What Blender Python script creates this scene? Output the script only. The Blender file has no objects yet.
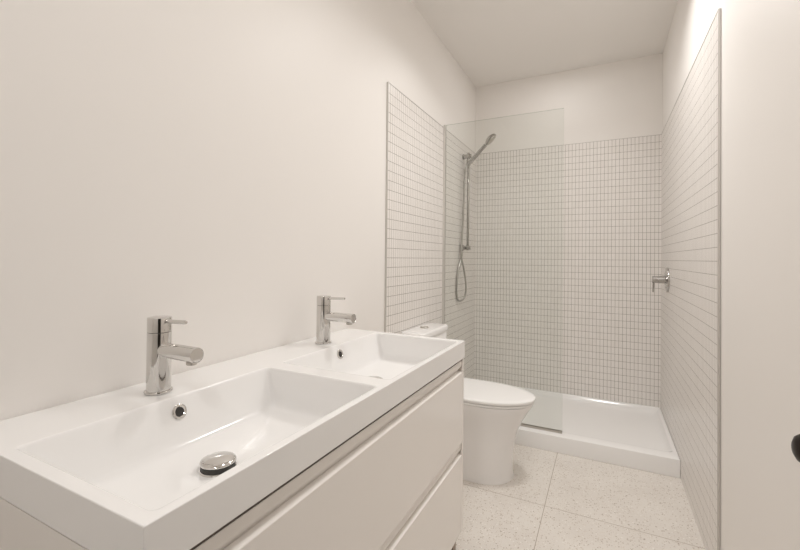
import bpy, bmesh, math
from mathutils import Vector, Matrix

S = bpy.context.scene
COL = S.collection
PI = math.pi

# ------------------------------------------------------------------ camera
yaw, pitch, roll = 0.4652, 0.0104, 0.0099
F = Vector((-math.sin(yaw)*math.cos(pitch), math.cos(yaw)*math.cos(pitch), math.sin(pitch)))
R0 = Vector((math.cos(yaw), math.sin(yaw), 0))
U0 = R0.cross(F)
Rv = math.cos(roll)*R0 + math.sin(roll)*U0
Uv = -math.sin(roll)*R0 + math.cos(roll)*U0
cam_d = bpy.data.cameras.new('camera')
cam = bpy.data.objects.new('camera', cam_d)
COL.objects.link(cam)
M = Matrix((Rv, Uv, -F)).transposed().to_4x4()
M.translation = Vector((0, 0, 1.2))
cam.matrix_world = M
cam_d.sensor_fit = 'HORIZONTAL'
cam_d.sensor_width = 36
cam_d.lens = 36*407.146/800
cam_d.shift_y = -(275-253.34)/800
cam_d.clip_start = 0.01
S.camera = cam

# ------------------------------------------------------------------ world, lights, exposure
W = bpy.data.worlds.new('world')
S.world = W
W.use_nodes = True
W.node_tree.nodes['Background'].inputs[0].default_value = (1.0, 0.975, 0.95, 1)
W.node_tree.nodes['Background'].inputs[1].default_value = 0.02

def area(name, loc, size, watt, col, rot=(0, 0, 0), spread=PI):
    d = bpy.data.lights.new(name, 'AREA')
    d.shape = 'DISK'
    d.size = size
    d.energy = watt
    d.color = col
    d.spread = spread
    o = bpy.data.objects.new(name, d)
    o.location = loc
    o.rotation_euler = rot
    COL.objects.link(o)
    return o
LC = (1.0, 0.98, 0.955)
area('ceiling_lamp_over_toilet', (-0.10, 2.18, 2.745), 0.26, 10.6, LC, spread=2.5)
area('ceiling_lamp_over_vanity', (-0.15, 0.95, 2.745), 0.26, 5.4, LC, spread=2.9)
area('fill_behind_camera', (-0.15, -0.60, 2.745), 0.26, 8, LC, spread=2.8)  # unseen fill added to brighten the vanity front and near end
area('fill_over_shower', (-0.33, 3.05, 2.745), 0.26, 2.5, LC)  # unseen fill added to lift the upper back wall and ceiling

vs = S.view_settings
vs.view_transform = 'Standard'
vs.look = 'None'
vs.exposure = 0.0
vs.gamma = 1.0
vs.use_curve_mapping = False
S.cycles.max_bounces = 16
S.cycles.diffuse_bounces = 10
S.cycles.glossy_bounces = 6
S.cycles.transparent_max_bounces = 16

# ------------------------------------------------------------------ materials
def mat(name, col, rough=0.5, metal=0.0, spec=0.5, coat=0.0):
    m = bpy.data.materials.new(name)
    m.use_nodes = True
    b = m.node_tree.nodes['Principled BSDF']
    b.inputs['Base Color'].default_value = (*col, 1)
    b.inputs['Roughness'].default_value = rough
    b.inputs['Metallic'].default_value = metal
    b.inputs['Specular IOR Level'].default_value = spec
    b.inputs['Coat Weight'].default_value = coat
    b.inputs['Coat Roughness'].default_value = 0.05
    return m

def nd(m, t, **kw):
    n = m.node_tree.nodes.new(t)
    for k, v in kw.items():
        setattr(n, k, v)
    return n

def lk(m, a, b):
    m.node_tree.links.new(a, b)

def bumpy(m, scale, strength, dist=0.001):
    tc = nd(m, 'ShaderNodeTexCoord')
    nz = nd(m, 'ShaderNodeTexNoise')
    nz.inputs['Scale'].default_value = scale
    nz.inputs['Detail'].default_value = 3
    bp = nd(m, 'ShaderNodeBump')
    bp.inputs['Strength'].default_value = strength
    bp.inputs['Distance'].default_value = dist
    lk(m, tc.outputs['Object'], nz.inputs['Vector'])
    lk(m, nz.outputs[0], bp.inputs['Height'])
    lk(m, bp.outputs[0], m.node_tree.nodes['Principled BSDF'].inputs['Normal'])
    return m

PAINT = bumpy(mat('wall_paint', (0.86, 0.835, 0.81), 0.42, spec=0.22), 90, 0.12)
CEIL = bumpy(mat('ceiling_paint', (0.86, 0.84, 0.815), 0.8, spec=0.2), 90, 0.1)
CERAMIC = bumpy(mat('white_ceramic', (0.87, 0.86, 0.855), 0.09, spec=0.5), 3, 0.02)
SOLID = bumpy(mat('sink_composite', (0.88, 0.875, 0.87), 0.13, spec=0.5), 3, 0.02)
ACRYL = bumpy(mat('tray_acrylic', (0.88, 0.875, 0.87), 0.12, spec=0.5), 3, 0.02)
SEATM = bumpy(mat('seat_plastic', (0.88, 0.875, 0.87), 0.2, spec=0.45), 3, 0.02)
LACQ = bumpy(mat('gloss_lacquer', (0.85, 0.82, 0.79), 0.1, spec=0.45), 4, 0.01)
CARC = bumpy(mat('carcass_foil', (0.83, 0.80, 0.77), 0.3, spec=0.4), 40, 0.02)
CHANNEL = bumpy(mat('grip_foil', (0.83, 0.80, 0.77), 0.35, spec=0.4), 40, 0.02)
CHROME = bumpy(mat('chrome', (0.68, 0.665, 0.645), 0.06, 1.0), 60, 0.01)
BRUSHED = bumpy(mat('brushed_nickel', (0.56, 0.53, 0.49), 0.3, 1.0), 200, 0.03)
TRIMM = bumpy(mat('tile_edge_metal', (0.62, 0.60, 0.575), 0.4, 0.55), 200, 0.03)
ALU = bumpy(mat('satin_aluminium', (0.72, 0.70, 0.67), 0.4, 0.6), 200, 0.02)
HOSE = bumpy(mat('hose_metal', (0.45, 0.435, 0.41), 0.3, 1.0), 300, 0.2)
DARK = bumpy(mat('dark_hole', (0.03, 0.027, 0.024), 0.5), 50, 0.05)
BRONZE = bumpy(mat('dark_bronze', (0.035, 0.028, 0.024), 0.38, 0.8), 80, 0.05)
DOORP = bumpy(mat('door_paint', (0.86, 0.835, 0.81), 0.4, spec=0.35), 90, 0.05)
GAPM = bumpy(mat('dark_gap_strip', (0.10, 0.08, 0.068), 0.6), 50, 0.05)  # dark brown carries the shade of the cabinet gaps
DKCHR = bumpy(mat('shower_chrome', (0.47, 0.455, 0.435), 0.1, 1.0), 60, 0.01)
LEGM = bumpy(mat('leg_metal', (0.30, 0.24, 0.19), 0.4, 0.8), 80, 0.05)

def tile_mat(name, axis):
    m = mat(name, (0.8, 0.76, 0.71), 0.3, spec=0.4)
    b = m.node_tree.nodes['Principled BSDF']
    tc = nd(m, 'ShaderNodeTexCoord')
    sp = nd(m, 'ShaderNodeSeparateXYZ')
    cb = nd(m, 'ShaderNodeCombineXYZ')
    lk(m, tc.outputs['Object'], sp.inputs[0])
    ad = nd(m, 'ShaderNodeMath', operation='ADD')
    ad.inputs[1].default_value = 1.0545 + 10*0.0263 if axis == 'X' else 10*0.0263 - 1.926 + 80*0.0263
    lk(m, sp.outputs[axis], ad.inputs[0])
    az = nd(m, 'ShaderNodeMath', operation='ADD')
    az.inputs[1].default_value = -2.1448 + 50*0.0526
    lk(m, sp.outputs['Z'], az.inputs[0])
    lk(m, ad.outputs[0], cb.inputs[0])
    lk(m, az.outputs[0], cb.inputs[1])
    br = nd(m, 'ShaderNodeTexBrick', offset=0.0, squash=1.0)
    br.inputs['Color1'].default_value = (0.84, 0.81, 0.785, 1)
    br.inputs['Color2'].default_value = (0.81, 0.78, 0.75, 1)
    br.inputs['Mortar'].default_value = (0.24, 0.212, 0.183, 1)
    br.inputs['Scale'].default_value = 1
    br.inputs['Mortar Size'].default_value = 0.0011
    br.inputs['Mortar Smooth'].default_value = 0.1
    br.inputs['Bias'].default_value = 0
    br.inputs['Brick Width'].default_value = 0.0263
    br.inputs['Row Height'].default_value = 0.0526
    lk(m, cb.outputs[0], br.inputs['Vector'])
    lk(m, br.outputs['Color'], b.inputs['Base Color'])
    bp = nd(m, 'ShaderNodeBump', invert=True)
    bp.inputs['Strength'].default_value = 0.35
    bp.inputs['Distance'].default_value = 0.001
    lk(m, br.outputs['Fac'], bp.inputs['Height'])
    lk(m, bp.outputs[0], b.inputs['Normal'])
    return m
TILE_Y = tile_mat('mosaic_tile_side', 'Y')
TILE_X = tile_mat('mosaic_tile_back', 'X')

def floor_mat():
    m = mat('terrazzo', (0.75, 0.7, 0.64), 0.38, spec=0.4)
    b = m.node_tree.nodes['Principled BSDF']
    tc = nd(m, 'ShaderNodeTexCoord')
    cur = None
    nz = nd(m, 'ShaderNodeTexNoise')
    nz.inputs['Scale'].default_value = 5
    nz.inputs['Detail'].default_value = 3
    lk(m, tc.outputs['Object'], nz.inputs['Vector'])
    cr = nd(m, 'ShaderNodeValToRGB')
    cr.color_ramp.elements[0].position = 0.3
    cr.color_ramp.elements[0].color = (0.71, 0.67, 0.625, 1)
    cr.color_ramp.elements[1].position = 0.7
    cr.color_ramp.elements[1].color = (0.77, 0.735, 0.69, 1)
    lk(m, nz.outputs[0], cr.inputs[0])
    cur = cr.outputs[0]
    chips = ((115, 0.22, 0.20, (0.50, 0.44, 0.38, 1)), (80, 0.16, 0.2, (0.86, 0.83, 0.79, 1)),
             (55, 0.12, 0.18, (0.42, 0.36, 0.30, 1)), (190, 0.2, 0.2, (0.60, 0.52, 0.44, 1)))
    for sc, th, pick, col in chips:
        wn = nd(m, 'ShaderNodeTexNoise')
        wn.inputs['Scale'].default_value = sc*1.7
        lk(m, tc.outputs['Object'], wn.inputs['Vector'])
        mixv = nd(m, 'ShaderNodeVectorMath', operation='MULTIPLY_ADD')
        mixv.inputs[1].default_value = (0.6/sc,)*3
        lk(m, wn.outputs['Color'], mixv.inputs[0])
        lk(m, tc.outputs['Object'], mixv.inputs[2])
        vo = nd(m, 'ShaderNodeTexVoronoi')
        vo.inputs['Scale'].default_value = sc
        lk(m, mixv.outputs[0], vo.inputs['Vector'])
        lt = nd(m, 'ShaderNodeMath', operation='LESS_THAN')
        lt.inputs[1].default_value = th*1.6
        lk(m, vo.outputs['Distance'], lt.inputs[0])
        sep = nd(m, 'ShaderNodeSeparateColor')
        lk(m, vo.outputs['Color'], sep.inputs[0])
        pk = nd(m, 'ShaderNodeMath', operation='LESS_THAN')
        pk.inputs[1].default_value = pick*1.2
        lk(m, sep.outputs[0], pk.inputs[0])
        mu = nd(m, 'ShaderNodeMath', operation='MULTIPLY')
        lk(m, lt.outputs[0], mu.inputs[0])
        lk(m, pk.outputs[0], mu.inputs[1])
        mx = nd(m, 'ShaderNodeMix', data_type='RGBA')
        lk(m, mu.outputs[0], mx.inputs[0])
        lk(m, cur, mx.inputs[6])
        mx.inputs[7].default_value = col
        cur = mx.outputs[2]
    mp = nd(m, 'ShaderNodeMapping')
    mp.inputs['Location'].default_value = (0.2545 + 5*0.66, -2.1015 + 0.61*10, 0)
    lk(m, tc.outputs['Object'], mp.inputs[0])
    br = nd(m, 'ShaderNodeTexBrick', offset=0.0, squash=1.0)
    br.inputs['Scale'].default_value = 1
    br.inputs['Mortar Size'].default_value = 0.0016
    br.inputs['Mortar Smooth'].default_value = 0.1
    br.inputs['Brick Width'].default_value = 0.66
    br.inputs['Row Height'].default_value = 0.61
    lk(m, mp.outputs[0], br.inputs['Vector'])
    mx = nd(m, 'ShaderNodeMix', data_type='RGBA')
    lk(m, br.outputs['Fac'], mx.inputs[0])
    lk(m, cur, mx.inputs[6])
    mx.inputs[7].default_value = (0.40, 0.34, 0.28, 1)
    lk(m, mx.outputs[2], b.inputs['Base Color'])
    return m
TERR = floor_mat()

def glass_mat(name, tint, ior=1.5):
    m = bpy.data.materials.new(name)
    m.use_nodes = True
    nt = m.node_tree
    nt.nodes.remove(nt.nodes['Principled BSDF'])
    out = nt.nodes['Material Output']
    tr = nd(m, 'ShaderNodeBsdfTransparent')
    tr.inputs[0].default_value = (*tint, 1)
    gl = nd(m, 'ShaderNodeBsdfGlossy')
    gl.inputs['Roughness'].default_value = 0.01
    fr = nd(m, 'ShaderNodeFresnel')
    fr.inputs[0].default_value = ior
    ge = nd(m, 'ShaderNodeNewGeometry')
    iv = nd(m, 'ShaderNodeMath', operation='SUBTRACT')
    iv.inputs[0].default_value = 1
    lk(m, ge.outputs['Backfacing'], iv.inputs[1])
    mu = nd(m, 'ShaderNodeMath', operation='MULTIPLY')
    lk(m, fr.outputs[0], mu.inputs[0])
    lk(m, iv.outputs[0], mu.inputs[1])
    mx = nd(m, 'ShaderNodeMixShader')
    lk(m, mu.outputs[0], mx.inputs[0])
    lk(m, tr.outputs[0], mx.inputs[1])
    lk(m, gl.outputs[0], mx.inputs[2])
    lk(m, mx.outputs[0], out.inputs['Surface'])
    return m
GLASS = glass_mat('clear_glass', (0.966, 0.975, 0.967), 1.5)
GEDGE = glass_mat('glass_edge', (0.62, 0.68, 0.63))

# ------------------------------------------------------------------ mesh helpers
def obj(name, bm, m, parent=None, sharp=38, bevel=0, seg=2):
    bmesh.ops.recalc_face_normals(bm, faces=bm.faces)
    me = bpy.data.meshes.new(name)
    bm.to_mesh(me)
    bm.free()
    for x in (m if isinstance(m, (list, tuple)) else [m]):
        me.materials.append(x)
    for p in me.polygons:
        p.use_smooth = True
    me.set_sharp_from_angle(angle=math.radians(sharp))
    o = bpy.data.objects.new(name, me)
    COL.objects.link(o)
    if bevel:
        b = o.modifiers.new('soft_edge', 'BEVEL')
        b.width = bevel
        b.segments = seg
        b.limit_method = 'ANGLE'
        b.angle_limit = math.radians(45)
        b.harden_normals = True
    if parent:
        o.parent = parent
        o.matrix_parent_inverse = Matrix.Translation(-Vector(parent.location))
    return o

def box(bm, x0, x1, y0, y1, z0, z1):
    v = [bm.verts.new((x, y, z)) for x in (x0, x1) for y in (y0, y1) for z in (z0, z1)]
    for f in ((0, 1, 3, 2), (4, 6, 7, 5), (0, 4, 5, 1), (2, 3, 7, 6), (0, 2, 6, 4), (1, 5, 7, 3)):
        bm.faces.new([v[i] for i in f])

def bx(*a):
    bm = bmesh.new()
    box(bm, *a)
    return bm

def loft(bm, rings, cap0=True, cap1=True):
    rs = [[bm.verts.new(p) for p in r] for r in rings]
    n = len(rs[0])
    for a, b in zip(rs, rs[1:]):
        for i in range(n):
            j = (i+1) % n
            bm.faces.new((a[i], a[j], b[j], b[i]))
    if cap0:
        bm.faces.new(rs[0])
    if cap1:
        bm.faces.new(rs[-1])

def rrect(x0, x1, y0, y1, r, z, n=8):
    pts = []
    for cx, cy, a0 in ((x1-r, y1-r, 0), (x0+r, y1-r, PI/2), (x0+r, y0+r, PI), (x1-r, y0+r, 3*PI/2)):
        for i in range(n+1):
            a = a0+PI/2*i/n
            pts.append((cx+r*math.cos(a), cy+r*math.sin(a), z))
    return pts

def lathe(bm, prof, org, axis, n=40):
    """prof: list of (radius, distance along axis)"""
    ax = Vector(axis).normalized()
    t = Vector((0, 0, 1)) if abs(ax.z) < 0.9 else Vector((1, 0, 0))
    u = ax.cross(t).normalized()
    w = ax.cross(u)
    org = Vector(org)
    prev = None
    for r, h in prof:
        c = org+ax*h
        if r < 1e-6:
            ring = [bm.verts.new(c)]
        else:
            ring = [bm.verts.new(c+(u*math.cos(2*PI*i/n)+w*math.sin(2*PI*i/n))*r) for i in range(n)]
        if prev:
            for i in range(n):
                j = (i+1) % n
                if len(prev) == 1 and len(ring) > 1:
                    bm.faces.new((prev[0], ring[j], ring[i]))
                elif len(ring) == 1 and len(prev) > 1:
                    bm.faces.new((prev[i], prev[j], ring[0]))
                elif len(ring) > 1:
                    bm.faces.new((prev[i], prev[j], ring[j], ring[i]))
        prev = ring

def lt(prof, org, axis, n=40):
    bm = bmesh.new()
    lathe(bm, prof, org, axis, n)
    return bm

def rod(r, h, e=0.001):
    return [(0, 0), (r-e, 0), (r-e*0.3, e*0.3), (r, e), (r, h-e), (r-e*0.3, h-e*0.3), (r-e, h), (0, h)]

def tube(bm, pts, r, n=10, sub=8):
    P = [Vector(p) for p in pts]
    Q = []
    for i in range(len(P)-1):
        p0, p1, p2, p3 = P[max(i-1, 0)], P[i], P[i+1], P[min(i+2, len(P)-1)]
        for k in range(sub):
            t = k/sub
            Q.append(0.5*((2*p1)+(p2-p0)*t+(2*p0-5*p1+4*p2-p3)*t*t+(3*p1-p0-3*p2+p3)*t**3))
    Q.append(P[-1])
    nrm = None
    rings = []
    for i, q in enumerate(Q):
        t = (Q[min(i+1, len(Q)-1)]-Q[max(i-1, 0)]).normalized()
        if nrm is None:
            nrm = t.orthogonal().normalized()
        nrm = (nrm-t*nrm.dot(t)).normalized()
        b = t.cross(nrm)
        rings.append([q+(nrm*math.cos(2*PI*k/n)+b*math.sin(2*PI*k/n))*r for k in range(n)])
    loft(bm, rings)

def tag(o, label, cat, group=None):
    o['label'] = label
    o['category'] = cat
    if group:
        o['group'] = group
    return o

def thing(name, label, cat, loc, group=None):
    o = bpy.data.objects.new(name, None)
    o.empty_display_size = 0.05
    o.location = loc
    COL.objects.link(o)
    return tag(o, label, cat, group)

def struct(name, bm, m, parent=None, bevel=0):
    o = obj(name, bm, m, parent, bevel=bevel)
    o['kind'] = 'structure'
    return o

# ------------------------------------------------------------------ the room
XL, XR, YB, ZC, YN = -1.0545, 0.3887, 3.6167, 2.7622, -1.05
TT = 2.1448            # top of the tiling
TXL, TXR, TYB = XL+0.001, 0.3807, 3.6087
struct('floor', bx(XL-0.1, XR+1.2, YN-0.1, YB+0.1, -0.1, 0), TERR)
struct('ceiling', bx(XL-0.1, XR+0.1, YN-0.1, YB+0.1, ZC, ZC+0.1), CEIL)
wl = struct('wall_left', bx(XL-0.1, XL, YN-0.1, YB+0.1, 0, ZC), PAINT)
wb = struct('wall_back', bx(XL, XR, YB, YB+0.1, 0, ZC), PAINT)
struct('wall_near', bx(XL, XR, YN-0.1, YN, 0, ZC), PAINT)
bm = bmesh.new()                 # unseen dark box added behind the opening to darken chrome reflections
box(bm, XR+0.7, XR+0.75, -1.1, 0.2, 0, 2.3)
box(bm, XR+0.1, XR+0.7, -1.15, -1.1, 0, 2.3)
box(bm, XR+0.1, XR+0.7, 0.2, 0.25, 0, 2.3)
box(bm, XR+0.1, XR+0.75, -1.15, 0.25, 2.3, 2.35)
struct('added_dark_box', bm, mat('dark_box_surface', (0.05, 0.04, 0.033), 0.6))
bm = bmesh.new()
DY0, DY1 = -0.98, 0.10          # door opening in the right wall, beside the camera, widened for darker chrome reflections
box(bm, XR, XR+0.1, DY1, YB+0.1, 0, ZC)
box(bm, XR, XR+0.1, YN-0.1, DY0, 0, ZC)
box(bm, XR, XR+0.1, DY0, DY1, 2.06, ZC)
wr = struct('wall_right', bm, PAINT)

struct('tile_panel', bx(XL, TXL+0.007, 1.926, TYB, 0, TT), TILE_Y, wl)
struct('tile_panel', bx(TXL+0.007, TXR, TYB, YB, 0, TT), TILE_X, wb)
struct('tile_panel', bx(TXR, XR, 1.902, YB, 0, TT), TILE_Y, wr)
bm = bmesh.new()
box(bm, XL, TXL+0.0085, 1.921, 1.927, 0, TT+0.004)
box(bm, XL, TXL+0.0085, 1.927, TYB, TT, TT+0.004)
struct('edge_trim', bm, TRIMM, wl)
bm = bmesh.new()
box(bm, TXR-0.001, XR-0.001, 1.894, 1.9035, 0, TT+0.004)
box(bm, TXR-0.0015, XR, 1.9035, TYB, TT, TT+0.003)
struct('edge_trim', bm, TRIMM, wr)
struct('edge_trim', bx(TXL+0.007, TXR-0.001, TYB-0.0015, YB, TT, TT+0.003), TRIMM, wb)

# open door folded back against the right wall, just outside the frame; its knob reaches in
door = struct('door_1', bx(0.335, 0.372, 0.11, 0.93, 0.01, 2.04), DOORP, bevel=0.002)
kb = bmesh.new()
lathe(kb, [(0, 0), (0.030, 0), (0.030, 0.004), (0.026, 0.008), (0.011, 0.010), (0.010, 0.024), (0.017, 0.030),
           (0.0225, 0.036), (0.0245, 0.044), (0.0235, 0.052), (0.019, 0.059), (0.011, 0.063), (0, 0.064)],
      (0.335, 0.868, 0.902), (-1, 0, 0))
k = obj('door_knob', kb, BRONZE, door)
k['label'] = 'dark bronze door knob'

# ------------------------------------------------------------------ shower tray
PF, PH = 2.712, 0.10
X0, X1, Y0, Y1 = TXL+0.0075, TXR-0.0005, PF, TYB-0.0005
bm = bmesh.new()
a = (X0+0.045, X1-0.016, Y0+0.084, Y1-0.016)
rings = [rrect(X0, X1, Y0, Y1, 0.004, 0.0), rrect(X0, X1, Y0, Y1, 0.004, PH-0.007),
         rrect(X0+0.002, X1-0.002, Y0+0.002, Y1-0.002, 0.005, PH-0.002),
         rrect(X0+0.007, X1-0.007, Y0+0.007, Y1-0.007, 0.008, PH)]
for ins, z, r in ((-0.004, PH, 0.03), (0.0, PH-0.0004, 0.032), (0.006, PH-0.003, 0.036), (0.011, PH-0.010, 0.04),
                  (0.018, PH-0.019, 0.045), (0.026, PH-0.027, 0.05), (0.040, PH-0.034, 0.06), (0.060, PH-0.0385, 0.07),
                  (0.09, PH-0.041, 0.08), (0.20, PH-0.045, 0.09), (0.36, PH-0.048, 0.03)):
    rings.append(rrect(a[0]+ins, a[1]-ins, a[2]+ins, a[3]-ins, r, z))
loft(bm, rings)
tag(obj('shower_tray', bm, ACRYL), 'low white acrylic shower tray filling the tiled alcove floor', 'shower tray')

# ------------------------------------------------------------------ glass screen
GY = 2.776
GX0, GX1, GZ1 = TXL+0.0075, -0.2335, 2.163
gs = thing('shower_screen', 'clear fixed glass shower screen standing on the front rim of the white tray', 'shower screen', (-0.64, GY, PH))
bm = bx(GX0+0.004, GX1, GY-0.004, GY+0.004, PH+0.004, GZ1)
for f in bm.faces:
    f.material_index = 0 if abs(f.normal.y) > 0.5 else 1
bm.normal_update()
for f in bm.faces:
    f.material_index = 0 if abs(f.normal.y) > 0.5 else 1
obj('glass_pane', bm, [GLASS, GEDGE], gs)
bm = bmesh.new()
box(bm, GX0, GX0+0.016, GY-0.010, GY-0.0045, PH+0.012, GZ1)
box(bm, GX0, GX0+0.016, GY+0.0045, GY+0.010, PH+0.012, GZ1)
box(bm, GX0, GX0+0.0035, GY-0.0045, GY+0.0045, PH+0.012, GZ1)
o = obj('wall_channel', bm, ALU, gs)
o['label'] = 'slim metal wall channel'
bm = bmesh.new()
box(bm, GX0, GX1, GY-0.011, GY-0.0045, PH, PH+0.012)
box(bm, GX0, GX1, GY+0.0045, GY+0.011, PH, PH+0.012)
box(bm, GX0, GX1, GY-0.0045, GY+0.0045, PH, PH+0.0035)
o = obj('sill_channel', bm, BRUSHED, gs)
o['label'] = 'metal sill channel'

# ------------------------------------------------------------------ toilet
TY = 2.295
toilet = thing('toilet', 'white close-coupled toilet with closed lid between vanity and glass screen', 'toilet', (-0.70, TY, 0))

def egg(xf, xb, hw, z, L=None, rb=0.05, n=14, pw=2.0):
    """front half ellipse, straight sides, rounded back corners"""
    L = L or hw*1.25
    xc = xf-L
    pts = []
    for i in range(-n, n+1):
        t = PI/2*i/n
        c, s = math.cos(t), math.sin(t)
        e = 2.0/pw
        pts.append((xc+L*abs(c)**e, TY+hw*math.copysign(abs(s)**e, s), z))
    m = 6
    for i in range(m+1):
        t = PI/2*i/m
        pts.append((xb+rb-rb*math.sin(t), TY+hw-rb+rb*math.cos(t), z))
    for i in range(m+1):
        t = PI/2*i/m
        pts.append((xb+rb-rb*math.cos(t), TY-hw+rb-rb*math.sin(t), z))
    return pts

bm = bmesh.new()
XB = -1.040
rings = []
for z, xf, hw, L in ((0.0, -0.440, 0.152, 0.17), (0.010, -0.442, 0.150, 0.17), (0.03, -0.445, 0.146, 0.17), (0.08, -0.447, 0.146, 0.17),
                     (0.15, -0.442, 0.146, 0.17), (0.21, -0.433, 0.149, 0.18), (0.26, -0.420, 0.150, 0.19), (0.31, -0.398, 0.159, 0.21),
                     (0.35, -0.376, 0.168, 0.235), (0.38, -0.358, 0.176, 0.255), (0.400, -0.345, 0.180, 0.265), (0.410, -0.341, 0.181, 0.27),
                     (0.4155, -0.3412, 0.1812, 0.27)):
    rings.append(egg(xf, XB, hw, z, L))
loft(bm, rings)
obj('bowl', bm, CERAMIC, toilet)
# seat ring and lid, separated by a fine shadow line
def slab(name, z0, z1, xf, hw, m, dome=0.0, parent=toilet):
    bm = bmesh.new()
    L = 0.30
    e = 0.006
    xb = -0.845
    rings = [egg(xf-e, xb+e, hw-e, z0, L), egg(xf-e*0.3, xb+e*0.3, hw-e*0.3, z0+e*0.3, L), egg(xf, xb, hw, z0+e, L),
             egg(xf, xb, hw, z1-e, L), egg(xf-e*0.3, xb+e*0.3, hw-e*0.3, z1-e*0.3, L), egg(xf-e, xb+e, hw-e, z1, L)]
    if dome:
        for q, dz in ((0.03, 0.35), (0.06, 0.7), (0.09, 0.95)):
            rings.append(egg(xf-q*1.3, xb+q*1.3, hw-q, z1+dome*dz, L*(1-q*2.2), rb=0.02))
    loft(bm, rings)
    return obj(name, bm, m, parent)
slab('seat', 0.4165, 0.430, -0.334, 0.187, SEATM)
slab('seat_lid', 0.4325, 0.4505, -0.328, 0.190, SEATM, dome=0.003)
for s in (-1, 1):
    obj('seat_hinge', lt(rod(0.012, 0.03, 0.003), (-0.858, TY+s*0.08, 0.4145), (0, 0, 1), 20), SEATM, toilet)
bm = bmesh.new()
loft(bm, [rrect(-1.040, -0.905, TY-0.185, TY+0.185, 0.03, 0.415), rrect(-1.043, -0.903, TY-0.195, TY+0.195, 0.03, 0.50),
          rrect(-1.045, -0.900, TY-0.2, TY+0.2, 0.03, 0.733), rrect(-1.043, -0.903, TY-0.197, TY+0.197, 0.028, 0.737)])
obj('tank', bm, CERAMIC, toilet)
bm = bmesh.new()
def lidr(i, z):
    return rrect(-1.0455+i, -0.893-i, TY-0.213+i, TY+0.205-i, 0.032-i*0.5, z)
loft(bm, [lidr(0.005, 0.7395), lidr(0.001, 0.741), lidr(0, 0.744), lidr(0, 0.765), lidr(0.002, 0.770), lidr(0.006, 0.773), lidr(0.014, 0.7745)])
lid = obj('tank_lid', bm, CERAMIC, toilet)
bm = lt([(0, 0), (0.026, 0), (0.026, 0.004), (0.024, 0.006), (0.0225, 0.0045), (0.0, 0.0045)], (-0.978, TY-0.005, 0.7745), (0, 0, 1))
o = obj('flush_button', bm, BRUSHED, lid)
o['label'] = 'round chrome flush button'
bm = lt([(0, 0), (0.009, 0), (0.009, 0.003), (0.006, 0.005), (0, 0.006)], (-0.53, TY+0.137, 0.10), (0.55, 0.85, 0), 20)
obj('bolt_cap', bm, BRUSHED, toilet)

# ------------------------------------------------------------------ vanity cabinet
VX, VY0, VY1 = -0.4955, 0.305, 1.5615
ZT, ZS, ZV = 0.8737, 0.8062, 0.131
van = thing('vanity_cabinet', 'long white gloss vanity cabinet with two full-width drawers under the double sink', 'vanity', (-0.77, 0.93, 0))
xb = XL+0.002
top = ZS-0.003
bm = bmesh.new()
box(bm, xb, VX, VY0, VY0+0.016, ZV, top)
box(bm, xb, VX, VY1-0.016, VY1, ZV, top)
box(bm, xb, xb+0.012, VY0+0.016, VY1-0.016, ZV, top)
box(bm, xb+0.012, VX-0.03, VY0+0.016, VY1-0.016, ZV, ZV+0.016)
obj('carcass', bm, CARC, van, bevel=0.001)
ya, yb = VY0+0.0175, VY1-0.0175

def drawer(z0, zface, zlip):
    bm = bmesh.new()
    prof = [(VX, z0), (VX, zface), (VX-0.0012, zface+0.0015), (VX-0.015, zlip-0.0004), (VX-0.0165, zlip), (VX-0.0172, zlip-0.002), (VX-0.0172, z0)]
    loft(bm, [[(x, y, z) for x, z in prof] for y in (ya, yb)])
    d = obj('drawer', bm, LACQ, van, sharp=30)
    return d

def grip(z0, z1):
    """recessed finger channel above a drawer front"""
    bm = bmesh.new()
    prof = [(VX-0.004, z1), (VX-0.004, z1-0.018), (VX-0.006, z1-0.024), (VX-0.0178, z0+0.003), (VX-0.0178, z0-0.004), (VX-0.028, z0-0.004), (VX-0.028, z1)]
    loft(bm, [[(x, y, z) for x, z in prof] for y in (ya, yb)])
    g = obj('grip_channel', bm, CHANNEL, van, sharp=30)
    for y0_, y1_ in ((ya, ya+0.004), (yb-0.004, yb)):
        c = obj('end_cap', bx(VX-0.020, VX-0.005, y0_, y1_, z0+0.004, z1-0.022), BRUSHED, g)
    return g
drawer(0.4775, 0.7515, 0.757)
drawer(0.134, 0.4275, 0.433)
grip(0.757, ZS-0.0085)
grip(0.433, 0.4715)
o = obj('gap_shade_strip', bx(VX-0.028, VX-0.005, ya, yb, ZS-0.0085, ZS-0.0002), GAPM, van)  # solid strip under the sink, gap shade put into its colour
o['label'] = 'dark strip standing in for gap shade'
o = obj('gap_shade_strip', bx(VX-0.028, VX-0.006, ya, yb, 0.4715, 0.4775), GAPM, van)  # same painted shade in the gap below the upper drawer
o['label'] = 'dark strip standing in for gap shade'
for x in (VX-0.035, xb+0.06):
    for y in (VY0+0.04, VY1-0.04):
        bm = bmesh.new()
        box(bm, x-0.016, x+0.016, y-0.016, y+0.016, 0, ZV)
        obj('leg', bm, LEGM, van, bevel=0.002)

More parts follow.
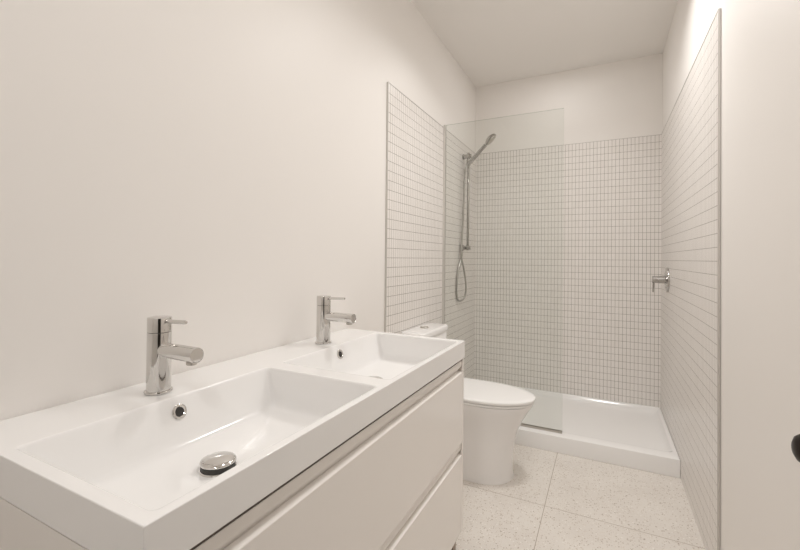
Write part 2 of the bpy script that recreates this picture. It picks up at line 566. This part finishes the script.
# ------------------------------------------------------------------ double sink
SX0, SX1, SY0, SY1 = XL+0.0015, -0.4930, 0.3032, 1.5635
YM = (SY0+SY1)/2
sink = thing('double_sink', 'white double-basin sink top resting on the vanity cabinet', 'sink', (-0.77, YM, ZS))
bm = bmesh.new()
BAS = []
for c0, c1, b0, b1 in ((SY0, YM, SY0+0.021, YM-0.028), (YM, SY1, YM+0.028, SY1-0.021)):
    rx0, rx1 = -0.888, SX1-0.017
    BAS.append((b0, b1))
    rings = [rrect(SX0, SX1, c0, c1, 0.0, ZT)]
    #          back, front, ends, z, radius
    for ib, iff, ie, z, r in ((-0.004, -0.004, -0.004, ZT, 0.016), (0, 0, 0, ZT, 0.013), (0.0015, 0.0012, 0.0012, ZT-0.0004, 0.013),
                              (0.0035, 0.003, 0.003, ZT-0.002, 0.013), (0.005, 0.0045, 0.0045, ZT-0.005, 0.013), (0.008, 0.006, 0.006, ZT-0.015, 0.013),
                              (0.030, 0.010, 0.012, ZT-0.080, 0.017), (0.036, 0.012, 0.014, ZT-0.094, 0.019), (0.041, 0.015, 0.018, ZT-0.101, 0.022),
                              (0.048, 0.021, 0.025, ZT-0.1055, 0.026), (0.058, 0.031, 0.035, ZT-0.108, 0.04), (0.10, 0.07, 0.09, ZT-0.111, 0.04),
                              (0.15, 0.14, 0.22, ZT-0.117, 0.02)):
        rings.append(rrect(rx0+ib, rx1-iff, b0+ie, b1-ie, r, z))
    loft(bm, rings, cap0=False)
bmesh.ops.remove_doubles(bm, verts=bm.verts, dist=1e-5)
bmesh.ops.dissolve_degenerate(bm, dist=1e-5, edges=bm.edges)
bmesh.ops.recalc_face_normals(bm, faces=bm.faces)
ed = [e for e in bm.edges if e.is_boundary]
ret = bmesh.ops.extrude_edge_only(bm, edges=ed)
vs_ = [g for g in ret['geom'] if isinstance(g, bmesh.types.BMVert)]
for v in vs_:
    v.co.z = ZS
ed2 = [e for e in bm.edges if e.is_boundary]
ret = bmesh.ops.extrude_edge_only(bm, edges=ed2)
for v in ret['geom']:
    if isinstance(v, bmesh.types.BMVert):
        v.co.x += 0.012 if v.co.x < -0.77 else -0.012
        v.co.y += 0.012 if v.co.y < YM-0.3 else (-0.012 if v.co.y > YM+0.3 else 0)
basin = obj('basin', bm, SOLID, sink, sharp=42, bevel=0.002)
DRX = -0.718
FAUCY = [(b0+b1)/2 for b0, b1 in BAS]
for n_, yc in enumerate(FAUCY):
    # overflow on the sloping back wall
    nv = Vector((0.97, 0, 0.30)).normalized()
    oc = Vector((-0.8735, yc, 0.840))
    bm = lt([(0.0105, -0.004), (0.0105, 0.0025), (0.012, 0.004), (0.015, 0.0042), (0.0168, 0.003), (0.0172, 0.0), (0.0172, -0.006)], oc, nv)
    ov = obj('overflow_ring', bm, CHROME, sink)
    bm = lt([(0, 0.0022), (0.0107, 0.0022), (0.0107, -0.004), (0, -0.004)], oc, nv)
    obj('overflow_hole', bm, DARK, ov)
    # click-clack waste plug
    zf = ZT-0.117
    bm = lt([(0, 0), (0.036, 0), (0.0365, 0.002), (0.0345, 0.0035), (0.031, 0.003), (0, 0.003)], (DRX, yc-0.02, zf), (0, 0, 1))
    dr = obj('drain_collar', bm, CHROME, sink)
    g = obj('plug_gap_shade', lt([(0, 0.003), (0.033, 0.003), (0.034, 0.006), (0.034, 0.0155), (0, 0.0155)], (DRX, yc-0.02, zf), (0, 0, 1)), DARK, dr)  # dark ring standing in for the shaded gap under the cap
    bm = lt([(0, 0.0145), (0.0345, 0.0145), (0.0355, 0.0152), (0.0355, 0.0172), (0.034, 0.0195), (0.029, 0.0218), (0.015, 0.0236), (0, 0.024)], (DRX, yc-0.02, zf), (0, 0, 1))
    obj('plug', bm, CHROME, dr)

# ------------------------------------------------------------------ faucets
def faucet(y, label):
    x, z = -0.95, ZT+0.0003
    t = thing('faucet', label, 'faucet', (x, y, z), 'single-lever sink faucets')
    obj('base_ring', lt(rod(0.0305, 0.006, 0.002), (x, y, z), (0, 0, 1)), CHROME, t)
    obj('body', lt([(0, 0.005), (0.0262, 0.005), (0.0262, 0.1425), (0.0255, 0.1432), (0, 0.1432)], (x, y, z), (0, 0, 1), 48), CHROME, t)
    sp = obj('spout', lt([(0, 0.015), (0.0175, 0.015), (0.0175, 0.1345), (0.0168, 0.1358), (0.0155, 0.136), (0.0150, 0.1352), (0, 0.1352)], (x, y, z+0.102), (1, 0, 0.0)), CHROME, t)
    obj('aerator', lt([(0, 0), (0.0115, 0), (0.0115, 0.007), (0.010, 0.008), (0, 0.0078)], (x+0.117, y, z+0.087), (0, 0, -1), 24), BRUSHED, sp)
    cap = obj('handle_cap', lt([(0, 0.1438), (0.0255, 0.1438), (0.0262, 0.1445), (0.0262, 0.1765), (0.0255, 0.178), (0.024, 0.1785), (0, 0.1785)], (x, y, z), (0, 0, 1), 48), CHROME, t)
    obj('lever', lt([(0, 0.02), (0.0048, 0.02), (0.0045, 0.093), (0.0036, 0.096), (0, 0.0965)], (x, y, z+0.169), (1, 0, 0.04), 20), CHROME, cap)
    return t
faucet(FAUCY[0], 'chrome single-lever faucet above the nearer basin with the round plug in view')
faucet(FAUCY[1], 'chrome single-lever faucet over the farther basin, next to the toilet')

# ------------------------------------------------------------------ slide rail and hand shower
WX = TXL+0.007            # tile face of the left wall
RX, RY = WX+0.047, 3.225
rail = thing('shower_rail', 'slim vertical chrome slide rail on the tiled wall behind the glass', 'shower rail', (WX, RY, 1.27))
obj('rail', lt(rod(0.0105, 0.80, 0.002), (RX, RY, 1.265), (0, 0, 1), 24), DKCHR, rail)
bm = bmesh.new()
lathe(bm, rod(0.022, 0.012, 0.003), (WX, RY, 2.035), (1, 0, 0), 28)
lathe(bm, rod(0.018, 0.068, 0.003), (WX+0.004, RY, 2.035), (1, 0, 0), 24)
obj('bracket', bm, DKCHR, rail)
bm = bmesh.new()
lathe(bm, rod(0.024, 0.012, 0.003), (WX, RY, 1.285), (1, 0, 0), 28)
lathe(bm, rod(0.017, 0.066, 0.003), (WX+0.004, RY, 1.285), (1, 0, 0), 24)
lathe(bm, rod(0.011, 0.045, 0.002), (WX+0.018, RY-0.06, 1.303), (0, 0, -1), 20)
lathe(bm, rod(0.011, 0.065, 0.002), (WX+0.018, RY, 1.285), (0, -1, 0), 20)
o = obj('bracket', bm, DKCHR, rail)
o['label'] = 'lower bracket with hose outlet'
bm = bmesh.new()
lathe(bm, rod(0.0165, 0.05, 0.003), (RX, RY, 1.955), (0, 0, 1), 24)
lathe(bm, rod(0.013, 0.05, 0.002), (RX, RY, 1.98), (0.3, -1, 0.0), 24)
obj('slider', bm, DKCHR, rail)

hp = Vector((RX+0.030, RY-0.05, 1.972))
hd = Vector((0.72, -0.10, 0.69)).normalized()
hs = thing('hand_shower', 'chrome hand shower tilted up in its holder with hanging metal hose', 'hand shower', hp)
bm = lt([(0, -0.035), (0.011, -0.035), (0.013, -0.03), (0.0155, 0.0), (0.016, 0.05), (0.0145, 0.13), (0.015, 0.18), (0.0, 0.182)], hp, hd, 24)
obj('handle', bm, DKCHR, hs)
hc = hp+hd*0.235
fn = Vector((0.68, 0.09, -0.70)).normalized()
bm = lt([(0, -0.024), (0.024, -0.021), (0.044, -0.011), (0.052, 0.0), (0.053, 0.008), (0.050, 0.012), (0, 0.012)], (0, 0, 0), (0, 0, 1), 36)
q = Vector((0, 0, 1)).rotation_difference(fn).to_matrix().to_4x4()
bmesh.ops.transform(bm, matrix=Matrix.Translation(hc) @ q, verts=bm.verts)
hd_ = obj('shower_head', bm, DKCHR, hs)
bm = lt([(0, 0.0125), (0.044, 0.0125), (0.044, 0.014), (0, 0.0145)], (0, 0, 0), (0, 0, 1), 36)
bmesh.ops.transform(bm, matrix=Matrix.Translation(hc) @ q, verts=bm.verts)
obj('spray_face', bm, BRUSHED, hd_)
h0 = hp-hd*0.034
bm = bmesh.new()
hx = WX+0.018
tube(bm, [h0, h0+Vector((-0.012, -0.012, -0.03)), (RX-0.014, RY-0.055, 1.85), (RX-0.020, RY-0.060, 1.6), (RX-0.026, RY-0.075, 1.35),
          (WX+0.022, RY-0.09, 1.22), (WX+0.034, RY-0.05, 1.10), (WX+0.044, RY-0.03, 0.97), (WX+0.036, RY-0.04, 0.885), (WX+0.018, RY-0.09, 0.858), (WX+0.010, RY-0.14, 0.88),
          (WX+0.009, RY-0.16, 0.96), (WX+0.010, RY-0.13, 1.10), (hx, RY-0.075, 1.20), (hx, RY-0.06, 1.246)], 0.0075, 10, 10)
o = obj('hose', bm, HOSE, hs)
o['label'] = 'looped metal shower hose'

# ------------------------------------------------------------------ shower valve on the right wall
VYc, VZ = 3.236, 1.068
val = thing('shower_valve', 'chrome shower valve with round plate on the right tiled wall', 'shower valve', (TXR, VYc, VZ))
obj('escutcheon', lt([(0, 0), (0.083, 0), (0.0835, 0.006), (0.081, 0.010), (0.070, 0.012), (0, 0.012)], (TXR, VYc, VZ), (-1, 0, 0), 48), DKCHR, val)
obj('valve_body', lt([(0, 0.008), (0.024, 0.008), (0.024, 0.056), (0.022, 0.0565), (0.022, 0.0585), (0, 0.0585)], (TXR, VYc, VZ), (-1, 0, 0), 32), DKCHR, val)
hb = obj('handle_cap', lt([(0, 0.059), (0.0225, 0.059), (0.0225, 0.089), (0.020, 0.091), (0, 0.091)], (TXR, VYc, VZ), (-1, 0, 0), 32), DKCHR, val)
obj('lever', lt([(0, 0.01), (0.005, 0.01), (0.005, 0.083), (0.004, 0.085), (0, 0.085)], (TXR-0.082, VYc, VZ), (-0.03, 0, -1), 16), DKCHR, hb)
